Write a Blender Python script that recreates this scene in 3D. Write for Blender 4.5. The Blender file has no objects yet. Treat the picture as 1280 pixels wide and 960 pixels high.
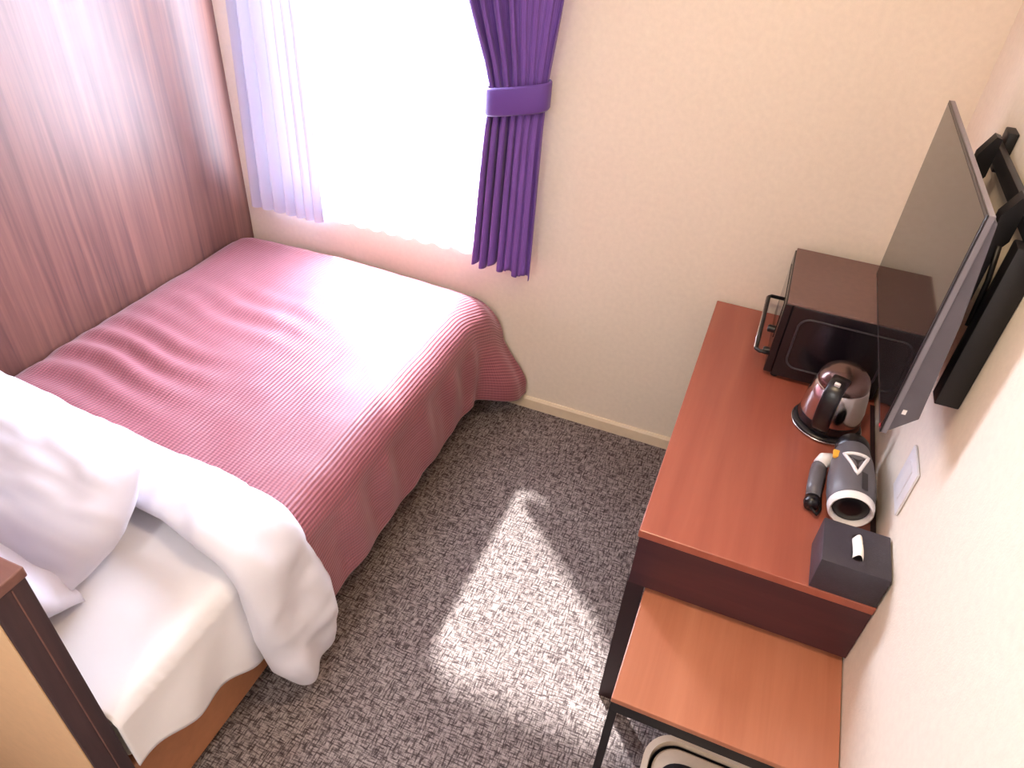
import bpy, bmesh, math, random
from mathutils import Vector, Matrix, noise

random.seed(7)
scn = bpy.context.scene
COL = scn.collection
PI = math.pi

# ------------------------------------------------------------------ materials
def new_mat(name):
    m = bpy.data.materials.new(name); m.use_nodes = True
    nt = m.node_tree
    return m, nt, nt.nodes['Principled BSDF']

def srgb(r, g, b):
    f = lambda c: (c/255/12.92) if c/255 <= .04045 else ((c/255+.055)/1.055)**2.4
    return (f(r), f(g), f(b), 1)

def mat(name, col, rough=.5, metal=0., spec=.5, var=.0, scale=30, bump=0., bscale=200, coat=0., sheen=0.):
    """plain procedural material: colour with slight noise mottling and optional noise bump"""
    m, nt, b = new_mat(name)
    b.inputs['Roughness'].default_value = rough
    b.inputs['Metallic'].default_value = metal
    b.inputs['Specular IOR Level'].default_value = spec
    b.inputs['Coat Weight'].default_value = coat
    b.inputs['Sheen Weight'].default_value = sheen
    tc = nt.nodes.new('ShaderNodeTexCoord')
    n = nt.nodes.new('ShaderNodeTexNoise'); n.inputs['Scale'].default_value = scale
    n.inputs['Detail'].default_value = 4
    nt.links.new(tc.outputs['Object'], n.inputs['Vector'])
    r = nt.nodes.new('ShaderNodeValToRGB')
    r.color_ramp.elements[0].position = .3; r.color_ramp.elements[1].position = .7
    r.color_ramp.elements[0].color = tuple(max(0, c*(1-var)) for c in col[:3])+(1,)
    r.color_ramp.elements[1].color = tuple(min(1, c*(1+var)) for c in col[:3])+(1,)
    nt.links.new(n.outputs['Fac'], r.inputs['Fac'])
    nt.links.new(r.outputs['Color'], b.inputs['Base Color'])
    if bump:
        n2 = nt.nodes.new('ShaderNodeTexNoise'); n2.inputs['Scale'].default_value = bscale
        nt.links.new(tc.outputs['Object'], n2.inputs['Vector'])
        bp = nt.nodes.new('ShaderNodeBump'); bp.inputs['Strength'].default_value = bump
        bp.inputs['Distance'].default_value = .002
        nt.links.new(n2.outputs['Fac'], bp.inputs['Height'])
        nt.links.new(bp.outputs['Normal'], b.inputs['Normal'])
    return m

def wood(name, dark, light, rough, stretch=(18, 18, .9), bump=.05, coat=0., spec=.5):
    m, nt, b = new_mat(name)
    b.inputs['Roughness'].default_value = rough
    b.inputs['Coat Weight'].default_value = coat
    b.inputs['Coat Roughness'].default_value = (.42) if coat > .25 else .15
    b.inputs['Specular IOR Level'].default_value = spec
    tc = nt.nodes.new('ShaderNodeTexCoord')
    mp = nt.nodes.new('ShaderNodeMapping'); mp.inputs['Scale'].default_value = stretch
    nt.links.new(tc.outputs['Object'], mp.inputs['Vector'])
    n = nt.nodes.new('ShaderNodeTexNoise'); n.inputs['Scale'].default_value = 1.0
    n.inputs['Detail'].default_value = 8; n.inputs['Roughness'].default_value = .62
    n.inputs['Distortion'].default_value = .35
    nt.links.new(mp.outputs['Vector'], n.inputs['Vector'])
    r = nt.nodes.new('ShaderNodeValToRGB')
    r.color_ramp.elements[0].position = .32; r.color_ramp.elements[1].position = .70
    r.color_ramp.elements[0].color = dark; r.color_ramp.elements[1].color = light
    nt.links.new(n.outputs['Fac'], r.inputs['Fac'])
    nt.links.new(r.outputs['Color'], b.inputs['Base Color'])
    bp = nt.nodes.new('ShaderNodeBump'); bp.inputs['Strength'].default_value = bump
    bp.inputs['Distance'].default_value = .002
    nt.links.new(n.outputs['Fac'], bp.inputs['Height'])
    nt.links.new(bp.outputs['Normal'], b.inputs['Normal'])
    return m

def ribbed_fabric(name, dark, light, period, axis='X', sheen=.4, rough=.55, bump=.6):
    """woven cloth with fine ribs; uses the UV map in metres laid on the cloth"""
    m, nt, b = new_mat(name)
    b.inputs['Roughness'].default_value = rough
    b.inputs['Sheen Weight'].default_value = sheen
    b.inputs['Sheen Roughness'].default_value = .35
    tc = nt.nodes.new('ShaderNodeTexCoord')
    w = nt.nodes.new('ShaderNodeTexWave'); w.bands_direction = axis
    w.inputs['Scale'].default_value = 2*PI/(20*period)
    w.inputs['Distortion'].default_value = .25
    nt.links.new(tc.outputs['UV'], w.inputs['Vector'])
    # small dashes along the ribs
    w2 = nt.nodes.new('ShaderNodeTexWave'); w2.bands_direction = 'Y' if axis == 'X' else 'X'
    w2.inputs['Scale'].default_value = 2*PI/(20*period*.7)
    nt.links.new(tc.outputs['UV'], w2.inputs['Vector'])
    mx = nt.nodes.new('ShaderNodeMath'); mx.operation = 'MULTIPLY_ADD'
    mx.inputs[1].default_value = .18
    nt.links.new(w2.outputs['Fac'], mx.inputs[0]); nt.links.new(w.outputs['Fac'], mx.inputs[2])
    r = nt.nodes.new('ShaderNodeValToRGB')
    r.color_ramp.elements[0].position = .05; r.color_ramp.elements[1].position = .95
    r.color_ramp.elements[0].color = dark; r.color_ramp.elements[1].color = light
    nt.links.new(mx.outputs[0], r.inputs['Fac'])
    nt.links.new(r.outputs['Color'], b.inputs['Base Color'])
    bp = nt.nodes.new('ShaderNodeBump'); bp.inputs['Strength'].default_value = bump
    bp.inputs['Distance'].default_value = .003
    nt.links.new(mx.outputs[0], bp.inputs['Height'])
    nt.links.new(bp.outputs['Normal'], b.inputs['Normal'])
    return m

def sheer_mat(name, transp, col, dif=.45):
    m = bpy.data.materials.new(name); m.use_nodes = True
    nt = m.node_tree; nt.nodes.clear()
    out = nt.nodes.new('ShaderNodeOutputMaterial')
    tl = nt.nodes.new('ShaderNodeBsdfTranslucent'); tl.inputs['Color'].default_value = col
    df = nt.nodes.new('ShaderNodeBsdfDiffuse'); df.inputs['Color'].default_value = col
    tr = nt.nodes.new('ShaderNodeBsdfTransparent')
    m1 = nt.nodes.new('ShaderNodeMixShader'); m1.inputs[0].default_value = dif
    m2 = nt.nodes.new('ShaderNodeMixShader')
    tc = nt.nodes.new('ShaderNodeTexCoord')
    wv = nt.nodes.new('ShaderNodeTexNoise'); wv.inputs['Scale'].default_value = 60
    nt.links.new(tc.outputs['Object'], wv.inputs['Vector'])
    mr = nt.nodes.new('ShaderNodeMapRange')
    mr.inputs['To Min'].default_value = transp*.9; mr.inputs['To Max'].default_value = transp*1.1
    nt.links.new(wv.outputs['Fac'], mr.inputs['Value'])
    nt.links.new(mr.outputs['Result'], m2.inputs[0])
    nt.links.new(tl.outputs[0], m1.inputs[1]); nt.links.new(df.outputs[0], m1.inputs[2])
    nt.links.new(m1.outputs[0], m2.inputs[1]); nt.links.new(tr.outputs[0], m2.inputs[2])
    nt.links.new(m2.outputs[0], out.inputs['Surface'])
    return m

def glass_mat():
    m = bpy.data.materials.new('window_glass'); m.use_nodes = True
    nt = m.node_tree; nt.nodes.clear()
    out = nt.nodes.new('ShaderNodeOutputMaterial')
    tr = nt.nodes.new('ShaderNodeBsdfTransparent'); tr.inputs['Color'].default_value = (.96, .98, 1, 1)
    gl = nt.nodes.new('ShaderNodeBsdfGlossy'); gl.inputs['Roughness'].default_value = .02
    mx = nt.nodes.new('ShaderNodeMixShader')
    mx.inputs[0].default_value = .05; nt.links.new(tr.outputs[0], mx.inputs[1]); nt.links.new(gl.outputs[0], mx.inputs[2])
    nt.links.new(mx.outputs[0], out.inputs['Surface'])
    return m

def carpet_mat():
    """grey brown loop carpet: short crossing dark dashes on a lighter ground"""
    m, nt, b = new_mat('carpet')
    b.inputs['Roughness'].default_value = .95
    b.inputs['Specular IOR Level'].default_value = .1
    tc = nt.nodes.new('ShaderNodeTexCoord')
    def dashes(sx, sy, lo, hi):
        mp = nt.nodes.new('ShaderNodeMapping'); mp.inputs['Scale'].default_value = (sx, sy, 1)
        nt.links.new(tc.outputs['Object'], mp.inputs['Vector'])
        n = nt.nodes.new('ShaderNodeTexNoise'); n.inputs['Scale'].default_value = 1
        n.inputs['Detail'].default_value = 3; n.inputs['Roughness'].default_value = .6
        nt.links.new(mp.outputs['Vector'], n.inputs['Vector'])
        r = nt.nodes.new('ShaderNodeMapRange'); r.inputs['From Min'].default_value = lo; r.inputs['From Max'].default_value = hi
        nt.links.new(n.outputs['Fac'], r.inputs['Value'])
        return r.outputs['Result']
    a = dashes(220, 34, .36, .56); c = dashes(34, 220, .36, .56)
    mn = nt.nodes.new('ShaderNodeMath'); mn.operation = 'MULTIPLY'
    nt.links.new(a, mn.inputs[0]); nt.links.new(c, mn.inputs[1])
    big = nt.nodes.new('ShaderNodeTexNoise'); big.inputs['Scale'].default_value = 9
    nt.links.new(tc.outputs['Object'], big.inputs['Vector'])
    r = nt.nodes.new('ShaderNodeValToRGB')
    r.color_ramp.elements[0].position = .0; r.color_ramp.elements[1].position = .9
    r.color_ramp.elements[0].color = srgb(70, 60, 60); r.color_ramp.elements[1].color = srgb(164, 152, 148)
    nt.links.new(mn.outputs[0], r.inputs['Fac'])
    mixc = nt.nodes.new('ShaderNodeMix'); mixc.data_type = 'RGBA'; mixc.blend_type = 'MULTIPLY'
    mixc.inputs[0].default_value = .5
    rb = nt.nodes.new('ShaderNodeValToRGB')
    rb.color_ramp.elements[0].position = .35; rb.color_ramp.elements[1].position = .65
    rb.color_ramp.elements[0].color = (.72, .68, .70, 1); rb.color_ramp.elements[1].color = (1, 1, 1, 1)
    nt.links.new(big.outputs['Fac'], rb.inputs['Fac'])
    nt.links.new(r.outputs['Color'], mixc.inputs[6]); nt.links.new(rb.outputs['Color'], mixc.inputs[7])
    nt.links.new(mixc.outputs[2], b.inputs['Base Color'])
    bp = nt.nodes.new('ShaderNodeBump'); bp.inputs['Strength'].default_value = .6; bp.inputs['Distance'].default_value = .004
    nt.links.new(mn.outputs[0], bp.inputs['Height']); nt.links.new(bp.outputs['Normal'], b.inputs['Normal'])
    return m

M = dict(
    wall=mat('cream_wallpaper', srgb(234, 222, 204), .75, var=.03, scale=60, bump=.25, bscale=260),
    white_wall=mat('white_paint', srgb(236, 230, 222), .7, var=.02),
    ceiling=mat('ceiling_paint', srgb(240, 234, 224), .8, var=.02),
    skirting=mat('cream_skirting', srgb(228, 210, 182), .5, var=.03),
    carpet=carpet_mat(),
    panel=wood('wall_panel_wood', srgb(80, 47, 42), srgb(128, 86, 74), .50, (1, 42, 1.1), .03, coat=.60),
    desk_top=wood('desk_top_wood', srgb(146, 76, 60), srgb(164, 92, 72), .34, (16, 1.0, 6), .02, coat=.2),
    desk_dark=wood('desk_dark_wood', srgb(56, 28, 36), srgb(76, 40, 44), .4, (2, 2, 22), .02),
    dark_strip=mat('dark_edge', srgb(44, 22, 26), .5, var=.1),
    bench_top=wood('bench_top_wood', srgb(166, 102, 74), srgb(186, 122, 92), .35, (16, 1.0, 6), .02, coat=.2),
    black_metal=mat('black_metal', srgb(24, 22, 26), .42, var=.1, spec=.5),
    mount=mat('mount_black', srgb(14, 12, 15), .45, var=.1),
    spread=ribbed_fabric('ribbed_bedspread', srgb(130, 74, 86), srgb(166, 103, 112), .0125, 'X', .18, .42, .45),
    linen=mat('white_linen', srgb(218, 216, 224), .75, var=.015, scale=12, sheen=.15),
    sheet=mat('white_sheet', srgb(230, 228, 230), .75, var=.015, scale=12, sheen=.1),
    pillow=mat('white_pillow', srgb(214, 212, 226), .75, var=.015, scale=12, sheen=.15),
    mattress=mat('mattress_cloth', srgb(228, 220, 208), .8, var=.03),
    base=mat('bed_base_brown', srgb(172, 116, 80), .55, var=.06, scale=40),
    head_dark=wood('headboard_dark_wood', srgb(46, 34, 40), srgb(82, 60, 62), .5, (14, 14, 1.2), .05),
    head_cap=wood('headboard_cap_wood', srgb(108, 74, 68), srgb(132, 94, 84), .45, (1, 18, 18), .04),
    head_tan=mat('headboard_tan', srgb(228, 188, 144), .6, var=.03, scale=50),
    purple=ribbed_fabric('purple_curtain', srgb(98, 64, 146), srgb(122, 84, 168), .004, 'X', .25, .7, .15),
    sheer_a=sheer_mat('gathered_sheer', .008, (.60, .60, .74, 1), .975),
    sheer_b=sheer_mat('thin_sheer', .62, (.95, .95, .97, 1)),
    alu=mat('white_frame', srgb(225, 225, 225), .4, var=.02),
    glass=glass_mat(),
    plastic_black=mat('black_plastic', srgb(18, 15, 20), .3, var=.1),
    micro_top=mat('microwave_top', srgb(112, 84, 76), .5, var=.06, scale=60, spec=.6),
    micro_body=mat('microwave_body', srgb(20, 15, 22), .22, var=.1, spec=.6),
    micro_line=mat('microwave_emboss', srgb(60, 54, 60), .35, var=.05),
    lid_metal=mat('dark_lid_metal', srgb(120, 98, 94), .22, metal=.9, var=.05),
    chrome=mat('brushed_chrome', srgb(205, 196, 194), .16, metal=1., var=.03),
    steel=mat('steel', srgb(190, 184, 186), .25, metal=1., var=.03),
    screen=mat('tv_screen', srgb(16, 14, 15), .045, spec=.9, var=.05),
    tv_edge=mat('tv_edge', srgb(120, 116, 124), .4, var=.04, spec=.5),
    tv_back=mat('tv_back', srgb(88, 84, 92), .45, var=.10, scale=25),
    dryer=mat('dryer_grey', srgb(92, 90, 96), .4, var=.05),
    white_plastic=mat('white_plastic', srgb(232, 230, 230), .35, var=.02),
    orange=mat('orange_tag', srgb(240, 176, 60), .5, var=.05),
    box_grey=mat('charcoal_leatherette', srgb(54, 50, 60), .42, var=.08, scale=120, bump=.3, bscale=500),
    tissue=mat('tissue_paper', srgb(245, 240, 232), .9, var=.01),
    bin_beige=mat('bin_beige', srgb(206, 188, 166), .45, var=.04),
    bin_inner=mat('bin_black', srgb(24, 22, 24), .5, var=.08),
    red_led=mat('red_led', srgb(190, 50, 60), .4),
)

# ------------------------------------------------------------------ object helpers
def link(name, me, m, parent=None, smooth=True, label=None):
    o = bpy.data.objects.new(name, me); COL.objects.link(o)
    if m is not None:
        me.materials.clear(); me.materials.append(m)
    if smooth:
        for p in me.polygons: p.use_smooth = True
    if parent is not None:
        o.parent = parent
    if label: o['label'] = label
    return o

def obj(name, bm, m, parent=None, smooth=False, label=None, auto=None):
    bmesh.ops.recalc_face_normals(bm, faces=bm.faces[:])
    me = bpy.data.meshes.new(name); bm.to_mesh(me); bm.free()
    o = link(name, me, m, parent, smooth or auto is not None, label)
    if auto is not None:
        me.set_sharp_from_angle(angle=math.radians(auto))
    return o

def thing(name, label, cat, group=None, loc=(0, 0, 0)):
    o = bpy.data.objects.new(name, None); COL.objects.link(o)
    o.empty_display_size = .05; o.location = loc
    o['label'] = label; o['category'] = cat
    if group: o['group'] = group
    return o

def tag(o, label, cat, group=None):
    o['label'] = label; o['category'] = cat
    if group: o['group'] = group
    return o

def struct(o, label=None):
    o['kind'] = 'structure'
    if label: o['label'] = label
    return o

def box(bm, x0, x1, y0, y1, z0, z1, bev=0., seg=2):
    b2 = bmesh.new()
    bmesh.ops.create_cube(b2, size=1)
    bmesh.ops.scale(b2, vec=(x1-x0, y1-y0, z1-z0), verts=b2.verts)
    bmesh.ops.translate(b2, vec=((x0+x1)/2, (y0+y1)/2, (z0+z1)/2), verts=b2.verts)
    if bev: bmesh.ops.bevel(b2, geom=b2.edges[:], offset=bev, segments=seg, profile=.5, affect='EDGES')
    merge(bm, b2); return bm

def merge(bm, b2, mtx=None):
    if mtx is not None: bmesh.ops.transform(b2, matrix=mtx, verts=b2.verts)
    me = bpy.data.meshes.new('tmp'); b2.to_mesh(me); b2.free()
    bm.from_mesh(me); bpy.data.meshes.remove(me)

def bx(*a, **k): return box(bmesh.new(), *a, **k)

def tube(bm, pts, r, n=10, closed=False):
    pts = [Vector(p) for p in pts]; rings = []
    N = len(pts)
    rs = r if isinstance(r, (list, tuple)) else [r]*N
    up = None
    for i, p in enumerate(pts):
        a = pts[(i-1) % N] if (closed or i > 0) else p
        c = pts[(i+1) % N] if (closed or i < N-1) else p
        t = (c-a).normalized()
        if up is None:
            up = Vector((0, 0, 1)) if abs(t.z) < .9 else Vector((1, 0, 0))
        s = t.cross(up)
        if s.length < 1e-4: s = t.orthogonal()
        s.normalize(); up = s.cross(t).normalized()
        rings.append([bm.verts.new(p + (s*math.cos(2*PI*k/n)+up*math.sin(2*PI*k/n))*rs[i]) for k in range(n)])
    M_ = N if closed else N-1
    for i in range(M_):
        A, B = rings[i], rings[(i+1) % N]
        for k in range(n): bm.faces.new((A[k], A[(k+1) % n], B[(k+1) % n], B[k]))
    if not closed:
        bm.faces.new(rings[0][::-1]); bm.faces.new(rings[-1])
    return bm

def lathe(bm, prof, n=40, c=(0, 0, 0), sx=1., sy=1.):
    rings = []
    for r, z in prof:
        if r < 1e-6: rings.append([bm.verts.new((c[0], c[1], c[2]+z))])
        else: rings.append([bm.verts.new((c[0]+sx*r*math.cos(2*PI*k/n), c[1]+sy*r*math.sin(2*PI*k/n), c[2]+z)) for k in range(n)])
    for A, B in zip(rings, rings[1:]):
        for k in range(n):
            a = A[k % len(A)]; a2 = A[(k+1) % n % len(A)]; b = B[k % len(B)]; b2 = B[(k+1) % n % len(B)]
            vs = []
            for v in (a, a2, b2, b):
                if v not in vs: vs.append(v)
            if len(vs) > 2: bm.faces.new(vs)
    return bm

def prism(bm, poly, axis, a0, a1):
    """extrude a polygon (list of 2-tuples) along axis between a0 and a1"""
    def P(u, v, w):
        return {'x': (w, u, v), 'y': (u, w, v), 'z': (u, v, w)}[axis]
    A = [bm.verts.new(P(u, v, a0)) for u, v in poly]; B = [bm.verts.new(P(u, v, a1)) for u, v in poly]
    n = len(poly)
    bm.faces.new(A); bm.faces.new(B[::-1])
    for i in range(n): bm.faces.new((A[i], B[i], B[(i+1) % n], A[(i+1) % n]))
    return bm

def grid_mesh(name, nu, nv, f, m, parent=None, thick=0., uv=None, label=None, offset=-1):
    vs = [f(i/(nu-1), j/(nv-1)) for j in range(nv) for i in range(nu)]
    fs = [(j*nu+i, j*nu+i+1, (j+1)*nu+i+1, (j+1)*nu+i) for j in range(nv-1) for i in range(nu-1)]
    me = bpy.data.meshes.new(name); me.from_pydata(vs, [], fs)
    if uv:
        l = me.uv_layers.new(name='UVMap')
        for p in me.polygons:
            for li, vi in zip(p.loop_indices, p.vertices):
                l.data[li].uv = uv((vi % nu)/(nu-1), (vi // nu)/(nv-1))
    me.update()
    o = link(name, me, m, parent, True, label)
    if thick:
        s = o.modifiers.new('solid', 'SOLIDIFY'); s.thickness = thick; s.offset = offset
    return o

def sst(a, b, x):
    t = max(0., min(1., (x-a)/(b-a))); return t*t*(3-2*t)
def lerp(a, b, t): return a+(b-a)*t
def pl(x, pts):
    if x <= pts[0][0]: return pts[0][1]
    for (a, va), (b, vb) in zip(pts, pts[1:]):
        if x <= b: return lerp(va, vb, (x-a)/(b-a))
    return pts[-1][1]
def nz(x, y, z=0.): return noise.noise(Vector((x, y, z)))

# ------------------------------------------------------------------ the room
W, YB, H = 2.417, -3.35, 2.42      # room width, back wall, height
WX0, WX1, WZ0, WZ1 = .11, 1.08, .675, 2.02   # window opening
T = .12
struct(obj('floor', bx(-T, W+T, YB-T, T, -.06, 0), M['carpet']), 'grey brown loop carpet floor')
struct(obj('ceiling', bx(-T, W+T, YB-T, T, H, H+.06), M['ceiling']))
b = bmesh.new()
box(b, -T, WX0, 0, T, 0, H); box(b, WX1, W+T, 0, T, 0, H); box(b, WX0, WX1, 0, T, 0, WZ0); box(b, WX0, WX1, 0, T, WZ1, H)
struct(obj('wall_far', b, M['wall']), 'cream wall with the window')
struct(obj('wall_right', bx(W, W+T, YB, 0, 0, H), M['wall']), 'cream wall behind the television')
struct(obj('wall_left', bx(-T, 0, YB, 0, 0, H), M['panel']), 'dark reddish wood panelled wall beside the bed')
struct(obj('wall_back', bx(-T, W+T, YB-T, YB, 0, H), M['white_wall']))
b = bmesh.new()
prism(b, [(-.012, 0), (0, 0), (0, .055), (-.006, .055), (-.012, .045)], 'x', .0, W-.013)
struct(obj('baseboard_far', b, M['skirting']))
b = bmesh.new()
prism(b, [(W-.012, 0), (W, 0), (W, .055), (W-.006, .055), (W-.012, .045)], 'y', YB, -.001)
struct(obj('baseboard_right', b, M['skirting']))
# window: sliding two leaf frame with panes
win = struct(obj('window_1', bx(WX0, WX1, .0, .11, WZ0, WZ0+.02), M['alu']), 'white framed bright window')
b = bmesh.new(); f = .03
box(b, WX0, WX0+f, .05, .10, WZ0+.02, WZ1); box(b, WX1-f, WX1, .05, .10, WZ0+.02, WZ1)
box(b, WX0+f, WX1-f, .05, .10, WZ1-f, WZ1); box(b, WX0+f, WX1-f, .05, .10, WZ0+.02, WZ0+.02+f)
obj('window_frame', b, M['alu'], win)
obj('window_pane', bx(WX0+f, WX1-f, .073, .077, WZ0+.05, WZ1-f), M['glass'], win)

# ------------------------------------------------------------------ bed
bed = thing('bed', 'low bed with brown base under the white sheet, along the wood panelled wall', 'bed')
obj('bed_base', bx(.03, 1.055, -1.82, -.07, .035, .27, .006), M['base'], bed, label='plain brown bed base')
obj('mattress', bx(.02, 1.06, -1.818, -.06, .27, .485, .035, 3), M['mattress'], bed)
for x, y in ((.1, -1.75), (1.0, -1.745), (.1, -.15), (1.0, -.15)):
    obj('foot', bx(x-.025, x+.025, y-.025, y+.025, 0, .036, .004), M['plastic_black'], bed)

# fitted sheet: flat top, rounded edge, hanging side with a swooping hem
def sheet_pt(u, v):
    y = lerp(-1.822, -1.10, v)
    zh = pl(y, [(-1.822, .31), (-1.70, .285), (-1.60, .24), (-1.48, .19), (-1.36, .145), (-1.1, .14)])
    zh += .012*math.sin(y*31)
    L1, R_ = 1.035, .035
    s = u*(L1+.055+.502-zh)
    ztop = .502
    if s < L1:
        x = .012+s; z = ztop
        z += .004*nz(x*5, y*6) + .006*max(0, nz(x*9+3, y*3.0, 5))*sst(-1.5, -1.75, y)
    elif s < L1+.055:
        a = (s-L1)/.055*PI/2
        x = .012+L1+R_*math.sin(a); z = ztop-R_*(1-math.cos(a))
    else:
        d = s-L1-.055
        z = ztop-R_-d*((ztop-R_-zh)/max(1e-6, .502-zh)); x = .012+L1+R_
        w = sst(0, .25, d)
        x += .006+.012*w*(nz(y*7, d*4)+.6*math.sin(y*26+d*9))+.012*w
    # gathered corner at the headboard
    return (x, y, z)
o = grid_mesh('bed_sheet', 110, 80, sheet_pt, M['sheet'], None, .004)
tag(o, 'white fitted sheet hanging over the brown bed base below the pillows', 'sheet')

# bedspread
SPX = 1.035
def spread_pt(u, v):
    y = lerp(-1.355, -.022, v)
    e = sst(-.30, -.04, y)                     # far right corner flares
    R_ = .10+.06*e
    L1 = SPX-.03*e; Lc = R_*PI/2
    zt = .535
    hem = .16-.006*math.sin((y+.3)*4) - .07*e
    Ls = zt-R_-hem
    s = u*(L1+Lc+Ls)
    if s < L1:
        x = s; z = zt
        dep = 0.
    elif s < L1+Lc:
        a = (s-L1)/R_
        x = L1+R_*math.sin(a); z = zt-R_*(1-math.cos(a)); dep = .15*(s-L1)/Lc
    else:
        d = s-L1-Lc; x = L1+R_; z = zt-R_-d; dep = .15+.85*d/Ls
    # side folds
    fold = .4*math.sin(y*17+1.2*math.sin(y*5))+.7*nz(y*6.5, z*1.5)+.25*math.sin(y*41+z*5)
    x += dep*(.022+.012*fold)+.016*4*dep*(1-dep)*(dep > 0)*(.6*math.sin(y*30+z*7+2*nz(y*3, 1))+.5*nz(y*14, z*4, 3))*sst(.1, .3, dep)
    # flare and fold at the window corner
    fl = sst(-.24, -.07, y)
    x += .10*fl*sst(.10, .85, dep) - .025*dep*math.exp(-((y+.22)/.045)**2)
    # puff and wrinkles on top
    top = 1-dep
    if s < L1+Lc:
        t = min(1, s/L1)
        z += .018*math.sin(PI*min(1, max(0, t)))*top - .015*(1-sst(0, .10, s))
        wr = math.exp(-((y+.98)/.22)**2)*math.exp(-((s-.28)/.25)**2)
        z += .009*wr*math.sin(y*62+s*5+3*nz(s*2.5, y*2))*top
        wr2 = math.exp(-((y+.62)/.16)**2)*math.exp(-((s-.45)/.22)**2)
        z += .005*wr2*math.sin(y*58+s*8+3*nz(s*3, y*2, 4))*top
        z += .006*nz(s*3.2, y*3.2, 2)*top + .003*nz(s*9, y*9, 7)*top
    # foot end rolls down towards the wall
    k = sst(-.16, -.022, y)
    z -= .065*k*k*(1-dep) 
    if s < .05: z -= .02*(1-s/.05)
    x = max(x, .004)
    return (x, y, z)
o = grid_mesh('bedspread', 190, 200, spread_pt, M['spread'], None, .012,
              uv=lambda u, v: (u*1.55, v*1.42))
tag(o, 'dusty red ribbed bedspread covering the window end of the bed', 'bedspread')

# white duvet folded back over the bedspread: a puffy band across the bed that hangs down the side
DTOP, DSIDE = 1.09, .50
def duvet_pt(u, v):
    s = u*(DTOP+DSIDE)
    # centre line in the x z plane
    Rr = .11
    L1 = DTOP-Rr
    zb = .555
    if s < L1: x, z, nx, nzv = s+.004, zb, 0., 1.; side = 0
    elif s < L1+Rr*PI/2:
        a = (s-L1)/Rr
        x, z = L1+Rr*math.sin(a), zb-Rr*(1-math.cos(a)); nx, nzv = math.sin(a), math.cos(a); side = .25*a/(PI/2)
    else:
        d = s-L1-Rr*PI/2
        x, z = L1+Rr+.10*d, zb-Rr-d; nx, nzv = 1., .08; side = .25+.75*d/(DTOP+DSIDE-L1-Rr*PI/2)
    yf = pl(side, [(0, -1.235-.035*s), (.0001, -1.27), (.25, -1.262), (.55, -1.225), (.75, -1.225), (.92, -1.295), (1, -1.345)])
    if side == 0: yf = -1.20-.065*s
    yh = pl(side, [(0, -1.46), (.0001, -1.467), (.25, -1.485), (.5, -1.49), (.75, -1.475), (.92, -1.435), (1, -1.395)])
    if side == 0: yh = pl(s, [(.2, -1.59), (.45, -1.54), (.74, -1.425), (.86, -1.435), (.98, -1.465)])
    yc, hw = (yf+yh)/2, (yf-yh)/2
    a = v*2*PI
    ca, sa = math.cos(a), math.sin(a)
    cy = math.copysign(abs(ca)**.75, ca); sn = math.copysign(abs(sa)**.8, sa)
    end = 1-sst(.88, 1.0, side)*.75
    th = (.040+.018*nz(s*3, 1.5)+.012*side)*end
    y = yc+hw*cy
    off = th*sn
    # folds
    wob = .010*nz(s*5, y*7, 3)+.007*math.sin(s*21+y*16)*side+.006*nz(s*14, y*12, 9)
    if sn > 0: off += wob*1.3
    off += (.022*max(0, side-.2)*math.sin(y*44+1+z*4)+.012*sst(.1, .5, side)*nz(y*18, z*5, 6)+.006*nz(s*22, y*20, 1))*(1 if sn > 0 else .3)
    x += nx*(off+.03); z += nzv*(off+.022)
    if u > .995: pass
    return (max(x, .004), y, z)
nu, nv = 120, 56
vs = [duvet_pt(i/(nu-1), j/nv) for i in range(nu) for j in range(nv)]
fs = [(i*nv+j, i*nv+(j+1) % nv, (i+1)*nv+(j+1) % nv, (i+1)*nv+j) for i in range(nu-1) for j in range(nv)]
fs += [tuple(range(nv))[::-1], tuple((nu-1)*nv+j for j in range(nv))]
me = bpy.data.meshes.new('duvet'); me.from_pydata(vs, [], fs)
o = link('duvet', me, M['linen'])
bmm = bmesh.new(); bmm.from_mesh(me); bmesh.ops.recalc_face_normals(bmm, faces=bmm.faces[:]); bmm.to_mesh(me); bmm.free()
tag(o, 'puffy white duvet folded across the bed, one corner hanging down its side', 'duvet')

def pillow_mesh(name, w, d, h, seed, m):
    n = 56
    vs, fs = [], []
    def shape(u, v, sgn):
        a, c = 2*u-1, 2*v-1
        # pinched sides, pointed corners
        px = a*math.sqrt(1-.30*c*c)*(1+.10*abs(a*c)**3)
        py = c*math.sqrt(1-.30*a*a)*(1+.10*abs(a*c)**3)
        t = max(0, (1-abs(a)**3.4))**.5*max(0, (1-abs(c)**3.0))**.5
        z = sgn*h/2*t
        e = 1-t
        wr = .010*nz(px*5+seed, py*5, seed)+.006*math.sin(a*23+seed*3+c*4)*e*(t > .02)
        return (px*w/2, py*d/2, z+wr*min(1, t*3)*(1 if sgn > 0 else .4))
    for sgn in (1, -1):
        base = len(vs)
        for j in range(n):
            for i in range(n): vs.append(shape(i/(n-1), j/(n-1), sgn))
        for j in range(n-1):
            for i in range(n-1):
                q = (base+j*n+i, base+j*n+i+1, base+(j+1)*n+i+1, base+(j+1)*n+i)
                fs.append(q if sgn > 0 else q[::-1])
    me = bpy.data.meshes.new(name); me.from_pydata(vs, [], fs)
    bm = bmesh.new(); bm.from_mesh(me); bmesh.ops.remove_doubles(bm, verts=bm.verts[:], dist=.0004)
    bm.to_mesh(me); bm.free()
    return link(name, me, m)
p1 = pillow_mesh('pillow', .84, .34, .22, 1.7, M['pillow'])
p1.location = (.445, -1.515, .645); p1.rotation_euler = (math.radians(36), math.radians(2), math.radians(-4))
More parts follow.
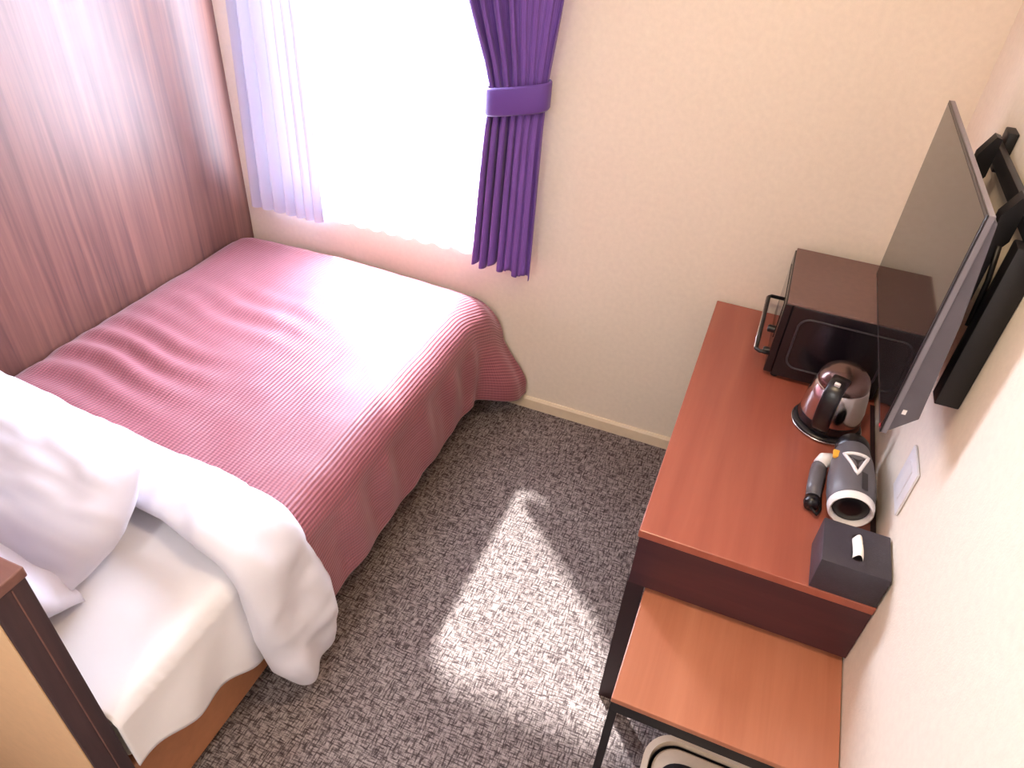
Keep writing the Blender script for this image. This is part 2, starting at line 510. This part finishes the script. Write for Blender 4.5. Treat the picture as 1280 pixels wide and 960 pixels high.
tag(p1, 'plump white pillow lying against the folded duvet', 'pillow', 'white bed pillows')
p2 = pillow_mesh('pillow', .82, .30, .135, 4.1, M['pillow'])
p2.location = (.46, -1.722, .622); p2.rotation_euler = (math.radians(-48), math.radians(1), math.radians(-3))
tag(p2, 'white pillow squeezed beside the dark headboard, its corner showing', 'pillow', 'white bed pillows')

# headboard: upright board at the end of the bed, seen from behind and above
hb = thing('headboard', 'dark wood headboard board with tan back standing at the near end of the bed', 'headboard')
obj('end_post', bx(1.03, 1.08, -1.885, -1.826, 0, .945, .002), M['head_dark'], hb, label='dark wood end post')
obj('groove_strip', bx(1.0795, 1.0815, -1.853, -1.851, .02, .94), M['head_cap'], hb)
obj('board', bx(.003, 1.03, -1.880, -1.828, 0, .945), M['head_dark'], hb)
obj('back_panel', bx(.003, 1.074, -1.8875, -1.8855, 0, .93), M['head_tan'], hb, label='tan back panel')
obj('cap', bx(.003, 1.084, -1.887, -1.823, .946, .968, .003), M['head_cap'], hb, label='reddish brown top cap')

# ------------------------------------------------------------------ curtains
# purple curtain on the right of the window, gathered by a tieback
def cur_edges(z):
    l = pl(z, [(.64, 1.052), (.9, 1.068), (1.15, 1.085), (1.25, 1.098), (1.34, 1.075), (1.5, 1.017), (1.8, .95), (2.2, .90)])
    r = pl(z, [(.64, 1.272), (.9, 1.275), (1.18, 1.277), (1.30, 1.282), (1.5, 1.31), (1.8, 1.345), (2.2, 1.36)])
    return l, r
def curtain_pt(u, v):
    z0 = lerp(2.18, .64, v)
    l, r = cur_edges(z0)
    w = 1-.55*math.exp(-((z0-1.245)/.10)**2)
    x = lerp(l, r, u)
    ph = u*2*PI*7.0+.7*math.sin(u*9)
    y = -.066-.022*w*math.sin(ph)*(1-.75*sst(.50, .60, u)*sst(.98, .92, u))-.012*math.sin(u*PI)*(1-w)
    z = z0+.010*math.sin(ph*.5)*sst(.75, .64, z0)-.012*math.sin(PI*u)*sst(.8, .64, z0)*-1
    # broad flat pleat on the room side
    y -= .018*sst(.48, .55, u)*w
    return (x+.004*math.sin(ph*2+z0*3), min(y, -.010), z)
ct = thing('curtain', 'purple curtain gathered by a tieback on the right of the window', 'curtain')
grid_mesh('drape', 150, 110, curtain_pt, M['purple'], ct, .003, uv=lambda u, v: (u*.5, v*1.5), offset=0)
# tieback band
b = bmesh.new(); n = 48
def tie_ring(dz, grow):
    out = []
    for k in range(n):
        a = 2*PI*k/n
        x = 1.188+(.100+grow)*math.copysign(abs(math.cos(a))**.7, math.cos(a))
        y = -.073+(.042+grow)*math.copysign(abs(math.sin(a))**.7, math.sin(a))
        z = 1.25+dz+.045*(x-1.188)/.20
        z += .012*math.sin(a)*0
        out.append(b.verts.new((x, y, z)))
    return out
rs = [tie_ring(-.043, 0), tie_ring(-.036, .004), tie_ring(.036, .004), tie_ring(.043, 0)]
for A, B in zip(rs, rs[1:]):
    for k in range(n): b.faces.new((A[k], A[(k+1) % n], B[(k+1) % n], B[k]))
tb = obj('tieback', b, M['purple'], ct, smooth=True)
s = tb.modifiers.new('solid', 'SOLIDIFY'); s.thickness = .003
# sheers
def sheer_pt(x0t, x1t, x0b, x1b, zb, folds, amp, yc, seed):
    def f(u, v):
        z0 = lerp(2.18, zb, v)
        x = lerp(lerp(x0t, x0b, v), lerp(x1t, x1b, v), u)
        ph = u*2*PI*folds+1.3*math.sin(u*7+seed)
        y = yc-amp*math.sin(ph)*(.6+.4*v)
        z = z0+v*.008*math.sin(ph+1)
        return (x, y, z)
    return f
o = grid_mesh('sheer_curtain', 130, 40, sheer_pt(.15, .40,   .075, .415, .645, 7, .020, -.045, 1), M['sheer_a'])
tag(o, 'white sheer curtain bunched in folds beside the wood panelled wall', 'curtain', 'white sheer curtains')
o = grid_mesh('sheer_curtain', 150, 40, sheer_pt(.43, 1.12, .43, 1.11, .655, 9, .009, -.026, 4), M['sheer_b'])
tag(o, 'thin white sheer curtain spread across the bright window glass', 'curtain', 'white sheer curtains')
rail = thing('curtain_rail', 'white curtain rail above the window', 'curtain rail')
obj('rail', bx(.06, 1.40, -.085, -.02, 2.178, 2.21, .004), M['alu'], rail)
for x in (.2, 1.25): obj('bracket', bx(x-.015, x+.015, -.021, 0, 2.18, 2.205), M['alu'], rail)

# ------------------------------------------------------------------ desk
DX, DN, DZ = 1.921, -1.105, .70
desk = thing('desk', 'long reddish brown wooden desk along the right wall below the television', 'desk')
obj('desk_top', bx(DX, W-.002, DN, -.015, DZ-.022, DZ, .002), M['desk_top'], desk)
obj('end_apron', bx(DX+.004, W-.002, DN+.004, DN+.024, .515, DZ-.0225), M['desk_dark'], desk, label='dark maroon end panel')
obj('front_apron', bx(DX+.004, DX+.022, DN+.026, -.04, .515, DZ-.0225), M['desk_dark'], desk)
obj('side_panel', bx(DX+.001, 1.964, DN+.004, DN+.024, 0, .5148), M['dark_strip'], desk, label='dark upright at the near corner')
obj('side_panel', bx(DX+.004, W-.002, -.039, -.016, 0, DZ-.0225), M['desk_dark'], desk)
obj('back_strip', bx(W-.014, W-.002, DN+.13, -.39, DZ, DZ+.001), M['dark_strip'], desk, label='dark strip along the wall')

# nested bench / luggage table pulled out below the desk
BX, BN, BZ = 1.966, -1.387, .500
bench = thing('side_table', 'low orange brown table with black frame tucked under the end of the desk', 'table')
obj('table_top', bx(BX, W-.003, BN, -.72, BZ-.016, BZ, .002), M['bench_top'], bench)
b = bmesh.new()
box(b, BX+.001, W-.004, BN+.001, BN+.022, BZ-.050, BZ-.0165); box(b, BX+.001, W-.004, -.742, -.722, BZ-.05, BZ-.0165)
box(b, BX+.001, BX+.022, BN+.022, -.742, BZ-.05, BZ-.0165); box(b, W-.025, W-.004, BN+.022, -.742, BZ-.05, BZ-.0165)
obj('frame', b, M['black_metal'], bench)
for x, y in ((BX+.001, BN+.001), (W-.033, BN+.001), (BX+.001, -.742), (W-.033, -.742)):
    obj('leg', bx(x, x+.018, y, y+.018, 0, BZ-.0505), M['black_metal'], bench)

# waste bin under the bench
binx = thing('waste_bin', 'beige rounded bin with black inside on the carpet below the low table', 'bin', loc=(2.215, -1.375, 0))
def rrect(hx, hy, r, n=10):
    out = []
    for cx, cy, a0 in ((hx-r, hy-r, 0), (-hx+r, hy-r, PI/2), (-hx+r, -hy+r, PI), (hx-r, -hy+r, 3*PI/2)):
        for k in range(n+1):
            a = a0+PI/2*k/n; out.append((cx+r*math.cos(a), cy+r*math.sin(a)))
    return out
def loft(bm, levels, capb=True, capt=False):
    rings = [[bm.verts.new((x, y, z)) for x, y in rrect(hx, hy, r)] for hx, hy, r, z in levels]
    n = len(rings[0])
    for A, B in zip(rings, rings[1:]):
        for k in range(n): bm.faces.new((A[k], A[(k+1) % n], B[(k+1) % n], B[k]))
    if capb: bm.faces.new(rings[0][::-1])
    if capt: bm.faces.new(rings[-1])
    return bm
BH = .25
obj('bin_body', loft(bmesh.new(), [(.115, .075, .05, 0), (.120, .08, .055, .004), (.146, .105, .075, BH-.01), (.148, .107, .076, BH), (.134, .094, .066, BH), (.132, .092, .065, BH-.012), (.131, .091, .064, BH-.03)]), M['bin_beige'], binx, auto=40)
obj('liner', loft(bmesh.new(), [(.1295, .0895, .063, BH-.012), (.128, .088, .062, BH-.05), (.11, .07, .05, .02)], capb=False, capt=True), M['bin_inner'], binx, auto=40, label='black inside')
obj('inner_lid', loft(bmesh.new(), [(.122, .083, .058, BH-.020), (.124, .085, .06, BH-.014), (.120, .081, .056, BH-.010)], capb=True, capt=True), M['bin_beige'], binx, auto=40, label='beige lid set inside the rim')
b = bmesh.new(); prism(b, [(-.045+.058*math.cos(2*PI*k/32), .012+.040*math.sin(2*PI*k/32)) for k in range(32)], 'z', BH-.0105, BH-.0085)
obj('opening', b, M['bin_inner'], binx, label='black oval opening')
b = bmesh.new(); prism(b, [(x+.045, y+.035) for x, y in rrect(.07, .011, .005, 4)], 'z', BH-.0105, BH-.0085)
obj('slot', b, M['bin_inner'], binx)
obj('bar', bx(-.02, .11, .051, .055, BH-.0105, BH-.005, .001), M['steel'], binx, label='silver bar')

# ------------------------------------------------------------------ microwave
mw = thing('microwave_oven', 'black microwave oven at the window end of the desk, door facing the bed', 'microwave')
MX0, MX1, MY0, MY1, MZ0, MZ1 = 2.106, W-.012, -.385, -.03, .712, .945
obj('body', bx(MX0+.022, MX1, MY0, MY1, MZ0, MZ1-.004, .003), M['micro_body'], mw)
obj('top_cover', bx(MX0+.004, MX1, MY0-.001, MY1, MZ1-.004, MZ1+.002, .0015), M['micro_top'], mw, label='brownish top cover')
obj('door', bx(MX0, MX0+.0215, MY0+.002, MY1-.002, MZ0+.004, MZ1-.0045, .003), M['micro_body'], mw)
obj('door_window', bx(MX0-.002, MX0+.001, MY0+.05, MY1-.05, MZ0+.09, MZ1-.03), M['screen'], mw)
# embossed rounded window outline on the side facing the camera
b = bmesh.new()
cx, cz, hx, hz = (MX0+MX1)/2+.015, (MZ0+MZ1)/2+.002, .115, .080
pts = [(cx+x, MY0-.0005, cz+z) for x, z in rrect(hx, hz, .03, 8)]
tube(b, pts, .0028, 8, closed=True)
obj('embossed_outline', b, M['micro_line'], mw, smooth=True, label='faint grey rounded outline')
# handle: flat loop standing off the door along its length
b = bmesh.new(); hz_ = .775
tube(b, [(MX0+.001, -.378, hz_), (MX0-.026, -.380, hz_), (MX0-.036, -.372, hz_), (MX0-.033, -.050, hz_), (MX0-.026, -.042, hz_), (MX0+.001, -.042, hz_)], .0058, 10)
o = obj('handle', b, M['black_metal'], mw, smooth=True)
b = bmesh.new(); tube(b, [(MX0-.0415, -.368, hz_+.001), (MX0-.0385, -.055, hz_+.001)], .0026, 8)
obj('handle_trim', b, M['steel'], o, smooth=True, label='silver edge')
for y in (-.32, -.19):
    b = bmesh.new(); lathe(b, [(0, 0), (.012, 0), (.012, .012), (.009, .015), (0, .015)], 20)
    bmesh.ops.rotate(b, cent=(0, 0, 0), matrix=Matrix.Rotation(-PI/2, 3, 'Y'), verts=b.verts)
    bmesh.ops.translate(b, vec=(MX0-.0, y, .745), verts=b.verts)
    obj('knob', b, M['plastic_black'], mw, auto=35)
for x, y in ((2.14, -.36), (2.38, -.36), (2.14, -.06), (2.38, -.06)):
    b = bmesh.new(); lathe(b, [(0, .70), (.012, .70), (.012, .7125), (0, .7125)], 16, (x, y, 0)); obj('foot', b, M['plastic_black'], mw)

# ------------------------------------------------------------------ kettle
KX, KY = 2.290, -.535
kt = thing('electric_kettle', 'chrome electric kettle with black handle and lid on the desk before the microwave', 'kettle', loc=(KX, KY, DZ))
obj('power_base', lathe(bmesh.new(), [(0, 0), (.084, 0), (.087, .004), (.086, .012), (.078, .018), (0, .018)]), M['plastic_black'], kt, auto=40)
b = bmesh.new(); tube(b, [(.0875*math.cos(a), .0875*math.sin(a), .006) for a in [2*PI*k/48 for k in range(48)]], .0025, 8, closed=True)
obj('base_ring', b, M['steel'], kt, smooth=True)
obj('lower_collar', lathe(bmesh.new(), [(0, .019), (.076, .019), (.079, .026), (.0775, .046), (0, .046)]), M['plastic_black'], kt, auto=40)
obj('body', lathe(bmesh.new(), [(.0765, .045), (.0775, .05), (.076, .075), (.072, .105), (.067, .132), (.065, .138), (.060, .141), (0, .141)], 56), M['chrome'], kt, auto=40)
obj('lid', lathe(bmesh.new(), [(.0625, .140), (.0635, .146), (.061, .158), (.054, .171), (.042, .182), (.025, .189), (0, .191)], 48), M['lid_metal'], kt, auto=40)
# handle: broad black strap down the camera side
ha = math.atan2(-1.0, -.30)
b = bmesh.new()
path = [(.048, .178), (.072, .178), (.094, .166), (.105, .140), (.104, .105), (.096, .070), (.085, .045), (.076, .034)]
ca, sa = math.cos(ha), math.sin(ha)
rings = []
for i, (r, z) in enumerate(path):
    p0 = Vector(path[max(0, i-1)]); p1_ = Vector(path[min(len(path)-1, i+1)])
    t = (p1_-p0).normalized(); nrm = Vector((t.y, -t.x))
    hw = .022; ht = .008
    ring = []
    for k in range(12):
        a = 2*PI*k/12
        lat = hw*math.copysign(abs(math.cos(a))**.6, math.cos(a)); n_ = ht*math.copysign(abs(math.sin(a))**.6, math.sin(a))
        rr = r+nrm.x*n_; zz = z+nrm.y*n_
        ring.append(b.verts.new((rr*ca-lat*sa, rr*sa+lat*ca, zz)))
    rings.append(ring)
for A, B in zip(rings, rings[1:]):
    for k in range(12): b.faces.new((A[k], A[(k+1) % 12], B[(k+1) % 12], B[k]))
b.faces.new(rings[0][::-1]); b.faces.new(rings[-1])
hd = obj('handle', b, M['plastic_black'], kt, smooth=True)
b = bmesh.new(); box(b, -.007, .007, -.004, .004, -.006, .006, .002)
sw = obj('switch', b, M['white_plastic'], hd); sw.location = (.086*ca, .086*sa, .182); sw.rotation_euler = (.4, 0, ha+PI/2)
# spout
b = bmesh.new(); sp = ha+PI
prof = [(.045, .165, .020), (.062, .158, .018), (.076, .160, .008)]
b2 = [(.058, .120), (.085, .160), (.052, .160)]
A = [b.verts.new((r*math.cos(sp), r*math.sin(sp), z)) for r, z in b2]
s1 = [b.verts.new((.056*math.cos(sp+d), .056*math.sin(sp+d), .158)) for d in (-.38, .38)]
b.faces.new((A[0], A[1], s1[0])); b.faces.new((A[0], s1[1], A[1])); b.faces.new((A[1], s1[1], A[2], s1[0]))
b.faces.new((A[0], s1[0], A[2], s1[1]))
obj('spout', b, M['chrome'], kt)

# ------------------------------------------------------------------ hair dryer (handle folded beside the barrel)
hdx = thing('hair_dryer', 'grey hair dryer with white ring lying between the kettle and the black box', 'hair dryer', loc=(2.343, -.79, DZ))
def lathe_y(prof, n=40, sx=1., sz=1.):
    bm = lathe(bmesh.new(), prof, n)
    bmesh.ops.rotate(bm, cent=(0, 0, 0), matrix=Matrix.Rotation(-PI/2, 3, 'X'), verts=bm.verts)  # z -> y
    bmesh.ops.scale(bm, vec=(sx, 1, sz), verts=bm.verts)
    return bm
CZ = .054
def put(bm, x=0, y=0, z=CZ, rx=0):
    if rx: bmesh.ops.rotate(bm, cent=(0, 0, 0), matrix=Matrix.Rotation(rx, 3, 'X'), verts=bm.verts)
    bmesh.ops.translate(bm, vec=(x, y, z), verts=bm.verts); return bm
RX = math.radians(-9)
obj('barrel', put(lathe_y([(.040, -.105), (.048, -.095), (.052, -.06), (.052, -.01), (.047, .045), (.039, .09), (.036, .115), (.032, .115), (.032, .06), (0, .06)], 44), rx=0), M['dryer'], hdx, auto=40)
obj('intake_ring', put(lathe_y([(.039, -.099), (.040, -.112), (.0435, -.116), (.0475, -.112), (.0495, -.098), (.046, -.094)], 44)), M['white_plastic'], hdx, auto=60, label='white ring round the air intake')
b = put(lathe_y([(.0395, -.098), (.038, -.101), (.02, -.104), (0, -.105)], 36)); obj('intake_grille', b, M['plastic_black'], hdx, auto=60)
b = put(lathe_y([(.0375, .09), (.040, .095), (.039, .118), (.036, .126), (.031, .126), (.030, .10)], 40)); obj('nozzle', b, M['plastic_black'], hdx, auto=40)
# white triangular trim on top of the barrel
b = bmesh.new()
def on_barrel(x, y, lift=.002):
    r = pl(y, [(-.06, .052), (-.01, .052), (.045, .047), (.09, .039)])+lift
    return (x, y, CZ+math.sqrt(max(0, r*r-x*x)))
tri = [(-.030, .030), (.022, .030), (-.004, -.045)]
pts = []
for i in range(3):
    (xa, ya), (xb, yb) = tri[i], tri[(i+1) % 3]
    for k in range(8): pts.append(on_barrel(lerp(xa, xb, k/8), lerp(ya, yb, k/8)))
tube(b, pts, .0042, 8, closed=True)
obj('triangle_trim', b, M['white_plastic'], hdx, smooth=True, label='white triangular trim')
b = bmesh.new(); vs_ = [b.verts.new(on_barrel(x*.7, lerp(y, .005, .25), .0008)) for x, y in tri]; c_ = b.verts.new(on_barrel(-.003, .005, .0012))
for i in range(3): b.faces.new((vs_[i], vs_[(i+1) % 3], c_))
obj('control_pad', b, M['plastic_black'], hdx)
b = bmesh.new()
ra = [on_barrel(.006, lerp(-.088, -.03, k/8), -.0005) for k in range(9)]; rb_ = [on_barrel(.020, lerp(-.088, -.03, k/8), -.0005) for k in range(9)]
A = [b.verts.new((x, y, z+.0012)) for x, y, z in ra]; B = [b.verts.new((x, y, z+.0012)) for x, y, z in rb_]
for k in range(8): b.faces.new((A[k], A[k+1], B[k+1], B[k]))
obj('control_strip', b, M['plastic_black'], hdx, smooth=True, label='black strip')
# folded handle
b = bmesh.new(); tube(b, [(-.066, .045, .026), (-.068, .02, .026), (-.072, -.03, .024), (-.074, -.07, .022)], [.017, .019, .018, .016], 16)
h = obj('handle', b, M['dryer'], hdx, smooth=True)
b = bmesh.new(); tube(b, [(-.074, -.0705, .022), (-.075, -.085, .021), (-.0755, -.098, .020)], [.0165, .018, .015], 16)
obj('handle_end', b, M['plastic_black'], h, smooth=True)
b = bmesh.new(); tube(b, [(-.040, .068, .040), (-.058, .060, .036), (-.067, .043, .034)], [.014, .019, .016], 14)
obj('hinge', b, M['white_plastic'], h, smooth=True, label='white hinge')
b = bmesh.new(); tube(b, [(-.0755, -.097, .018), (-.060, -.110, .012), (-.052, -.085, .008), (-.053, -.03, .006), (-.047, .02, .006), (-.046, .07, .006)], .0035, 8)
obj('cord', b, M['plastic_black'], hdx, smooth=True)
obj('cord_tag', put(bx(-.010, .010, -.013, .013, -.004, .004, .002), -.040, .042, .078), M['orange'], hdx, label='orange tag')

# ------------------------------------------------------------------ tissue box
tbx = thing('tissue_box', 'small charcoal tissue box at the near corner of the desk', 'tissue box', loc=(2.347, -1.043, DZ))
HX, HY, HZ = .0665, .061, .088
b = bmesh.new(); box(b, -HX, HX, -HY, HY, .0, HZ, .003)
obj('box_body', b, M['box_grey'], tbx, auto=40)
b = bmesh.new(); prism(b, [(x, y) for x, y in rrect(.011, .036, .010, 6)], 'z', HZ-.001, HZ+.0008)
obj('slot', b, M['bin_inner'], tbx)
def tis(u, v):
    a = (u-.5)*.056; k = math.sin(PI*v)
    return (.001+.020*(v-.5)+.001*math.sin(u*5), a*(.95+.05*k)-.006, HZ+.0005+.020*k*(.75+.25*math.sin(u*PI))+.001*math.sin(u*7))
grid_mesh('tissue', 24, 14, tis, M['tissue'], tbx, .0006, label='white tissue sticking out of the slot')

# ------------------------------------------------------------------ television and wall mount
TX, TY0, TY1, TZ0, TZ1 = 2.300, -.990, -.306, 1.043, 1.482
tv = thing('television', 'flat black television hung on a wall mount above the desk', 'television')
obj('screen', bx(TX-.0006, TX+.002, TY0+.006, TY1-.006, TZ0+.010, TZ1-.006), M['screen'], tv)
obj('bezel', bx(TX, TX+.003, TY0, TY1, TZ0, TZ1, .001), M['plastic_black'], tv)
obj('edge_frame', bx(TX+.003, TX+.013, TY0, TY1, TZ0, TZ1, .0015), M['tv_edge'], tv, label='grey edge frame')
b = bmesh.new()
prism(b, [(TX+.0131, TZ0+.005), (TX+.052, TZ0+.048), (TX+.040, TZ0+.25), (TX+.020, TZ1-.012), (TX+.0131, TZ1-.006)], 'y', TY0+.004, TY1-.004)
obj('back_cover', b, M['tv_back'], tv)
obj('power_light', bx(TX-.0012, TX, TY0+.012, TY0+.020, TZ0+.003, TZ0+.007), M['red_led'], tv)
b = bmesh.new(); box(b, TX+.021, TX+.028, TY0+.003, TY0+.005, TZ0+.050, TZ0+.060)
obj('side_port', b, M['white_plastic'], tv)

wm = thing('wall_mount', 'black metal bracket holding the television to the right wall', 'wall mount')
obj('wall_rail', bx(2.384, 2.398, -1.02, -.44, 1.425, 1.458, .002), M['mount'], wm, auto=30)
for y in (-.47, -.99):
    obj('wall_plate', bx(2.398, W-.0005, y-.025, y+.025, 1.40, 1.48, .002), M['mount'], wm, auto=30)
obj('upright', bx(2.374, W-.0005, -.945, -.905, 1.105, 1.424, .003), M['mount'], wm, auto=30)
for y in (-.515, -.845):
    b = bmesh.new(); prism(b, [(2.3505, 1.09), (2.372, 1.09), (2.372, 1.38), (2.383, 1.40), (2.383, 1.475), (2.372, 1.478), (2.353, 1.44)], 'y', y-.016, y+.016)
    br = obj('tv_bracket', b, M['mount'], wm)
    for x, z in ((2.342, 1.13), (2.327, 1.36)):
        obj('bolt', tube(bmesh.new(), [(x, y, z), (2.354, y, z)], .011, 12), M['mount'], br, smooth=True)
b = bmesh.new(); tube(b, [(2.372, -.86, 1.39), (2.378, -.875, 1.33), (2.377, -.895, 1.25)], .005, 8)
obj('lock_rod', b, M['mount'], wm, smooth=True)

# wall outlet plate
op = thing('outlet_plate', 'white outlet plate on the right wall below the television', 'outlet')
obj('plate', bx(W-.007, W-.0005, -.945, -.845, .815, .935, .003), M['white_plastic'], op, auto=40)
obj('socket_insert', bx(W-.009, W-.0065, -.915, -.875,   .835, .915, .001), M['white_plastic'], op)

# ------------------------------------------------------------------ light
w = bpy.data.worlds.new('sky'); scn.world = w; w.use_nodes = True
bg = w.node_tree.nodes['Background']
bg.inputs['Color'].default_value = (.80, .84, 1.0, 1); bg.inputs['Strength'].default_value = 26.0

sun = bpy.data.lights.new('sun', 'SUN'); sun.energy = 20; sun.angle = math.radians(2.6); sun.color = (1, .96, .90)
so = bpy.data.objects.new('sun', sun); COL.objects.link(so)
so.rotation_euler = Vector((.95, -1, -1.5)).to_track_quat('-Z', 'Y').to_euler(); so.location = (-1, 2, 4)

pt = bpy.data.lights.new('window_portal', 'AREA'); pt.shape = 'RECTANGLE'; pt.size = WX1-WX0; pt.size_y = WZ1-WZ0
pt.cycles.is_portal = True
po = bpy.data.objects.new('window_portal', pt); COL.objects.link(po)
po.location = ((WX0+WX1)/2, .115, (WZ0+WZ1)/2); po.rotation_euler = (-PI/2, 0, 0)

cl = thing('ceiling_light', 'round white light fixed to the ceiling above the middle of the room', 'light', loc=(1.85, -1.25, H))
b = lathe(bmesh.new(), [(0, -.05), (.14, -.05), (.17, -.035), (.175, 0), (0, 0)]); obj('lamp_housing', b, M['white_plastic'], cl, auto=40)
la = bpy.data.lights.new('ceiling_lamp', 'AREA'); la.shape = 'DISK'; la.size = .30; la.energy = 8; la.color = (1, .74, .46)
lo = bpy.data.objects.new('ceiling_lamp', la); COL.objects.link(lo); lo.location = (1.85, -1.25, H-.055)

cl = thing('ceiling_light', 'round white fill light added to the ceiling near the back wall', 'light', loc=(1.35, -2.85, H))  # invented fixture behind the camera, added as fill for headboard and near end
b = lathe(bmesh.new(), [(0, -.05), (.14, -.05), (.17, -.035), (.175, 0), (0, 0)]); obj('lamp_housing', b, M['white_plastic'], cl, auto=40)  # housing of the added fill light
la = bpy.data.lights.new('added_fill_lamp', 'AREA'); la.shape = 'DISK'; la.size = .30; la.energy = 13; la.color = (1, .96, .92)
lo = bpy.data.objects.new('added_fill_lamp', la); COL.objects.link(lo); lo.location = (1.35, -2.85, H-.055)

# ------------------------------------------------------------------ camera
R_ = Vector((0.92601001, 0.37302259, 0.05796206)); U_ = Vector((-0.27164983, 0.55184167, 0.78846506)); F_ = Vector((-0.2621294, 0.74587192, -0.61234243))
cam = bpy.data.cameras.new('camera'); cam.sensor_width = 36; cam.lens = 891.74/1280*36; cam.clip_start = .02
co = bpy.data.objects.new('camera', cam); COL.objects.link(co)
mtx = Matrix((R_, U_, -F_)).transposed().to_4x4(); mtx.translation = Vector((1.9864, -2.2045, 1.9))
co.matrix_world = mtx
scn.camera = co

scn.view_settings.view_transform = 'Standard'
scn.view_settings.look = 'None'
scn.view_settings.exposure = 0.75
scn.cycles.max_bounces = 10
scn.cycles.diffuse_bounces = 6
scn.cycles.transparent_max_bounces = 12
scn.cycles.sample_clamp_indirect = 8
scn.cycles.caustics_reflective = False; scn.cycles.caustics_refractive = False
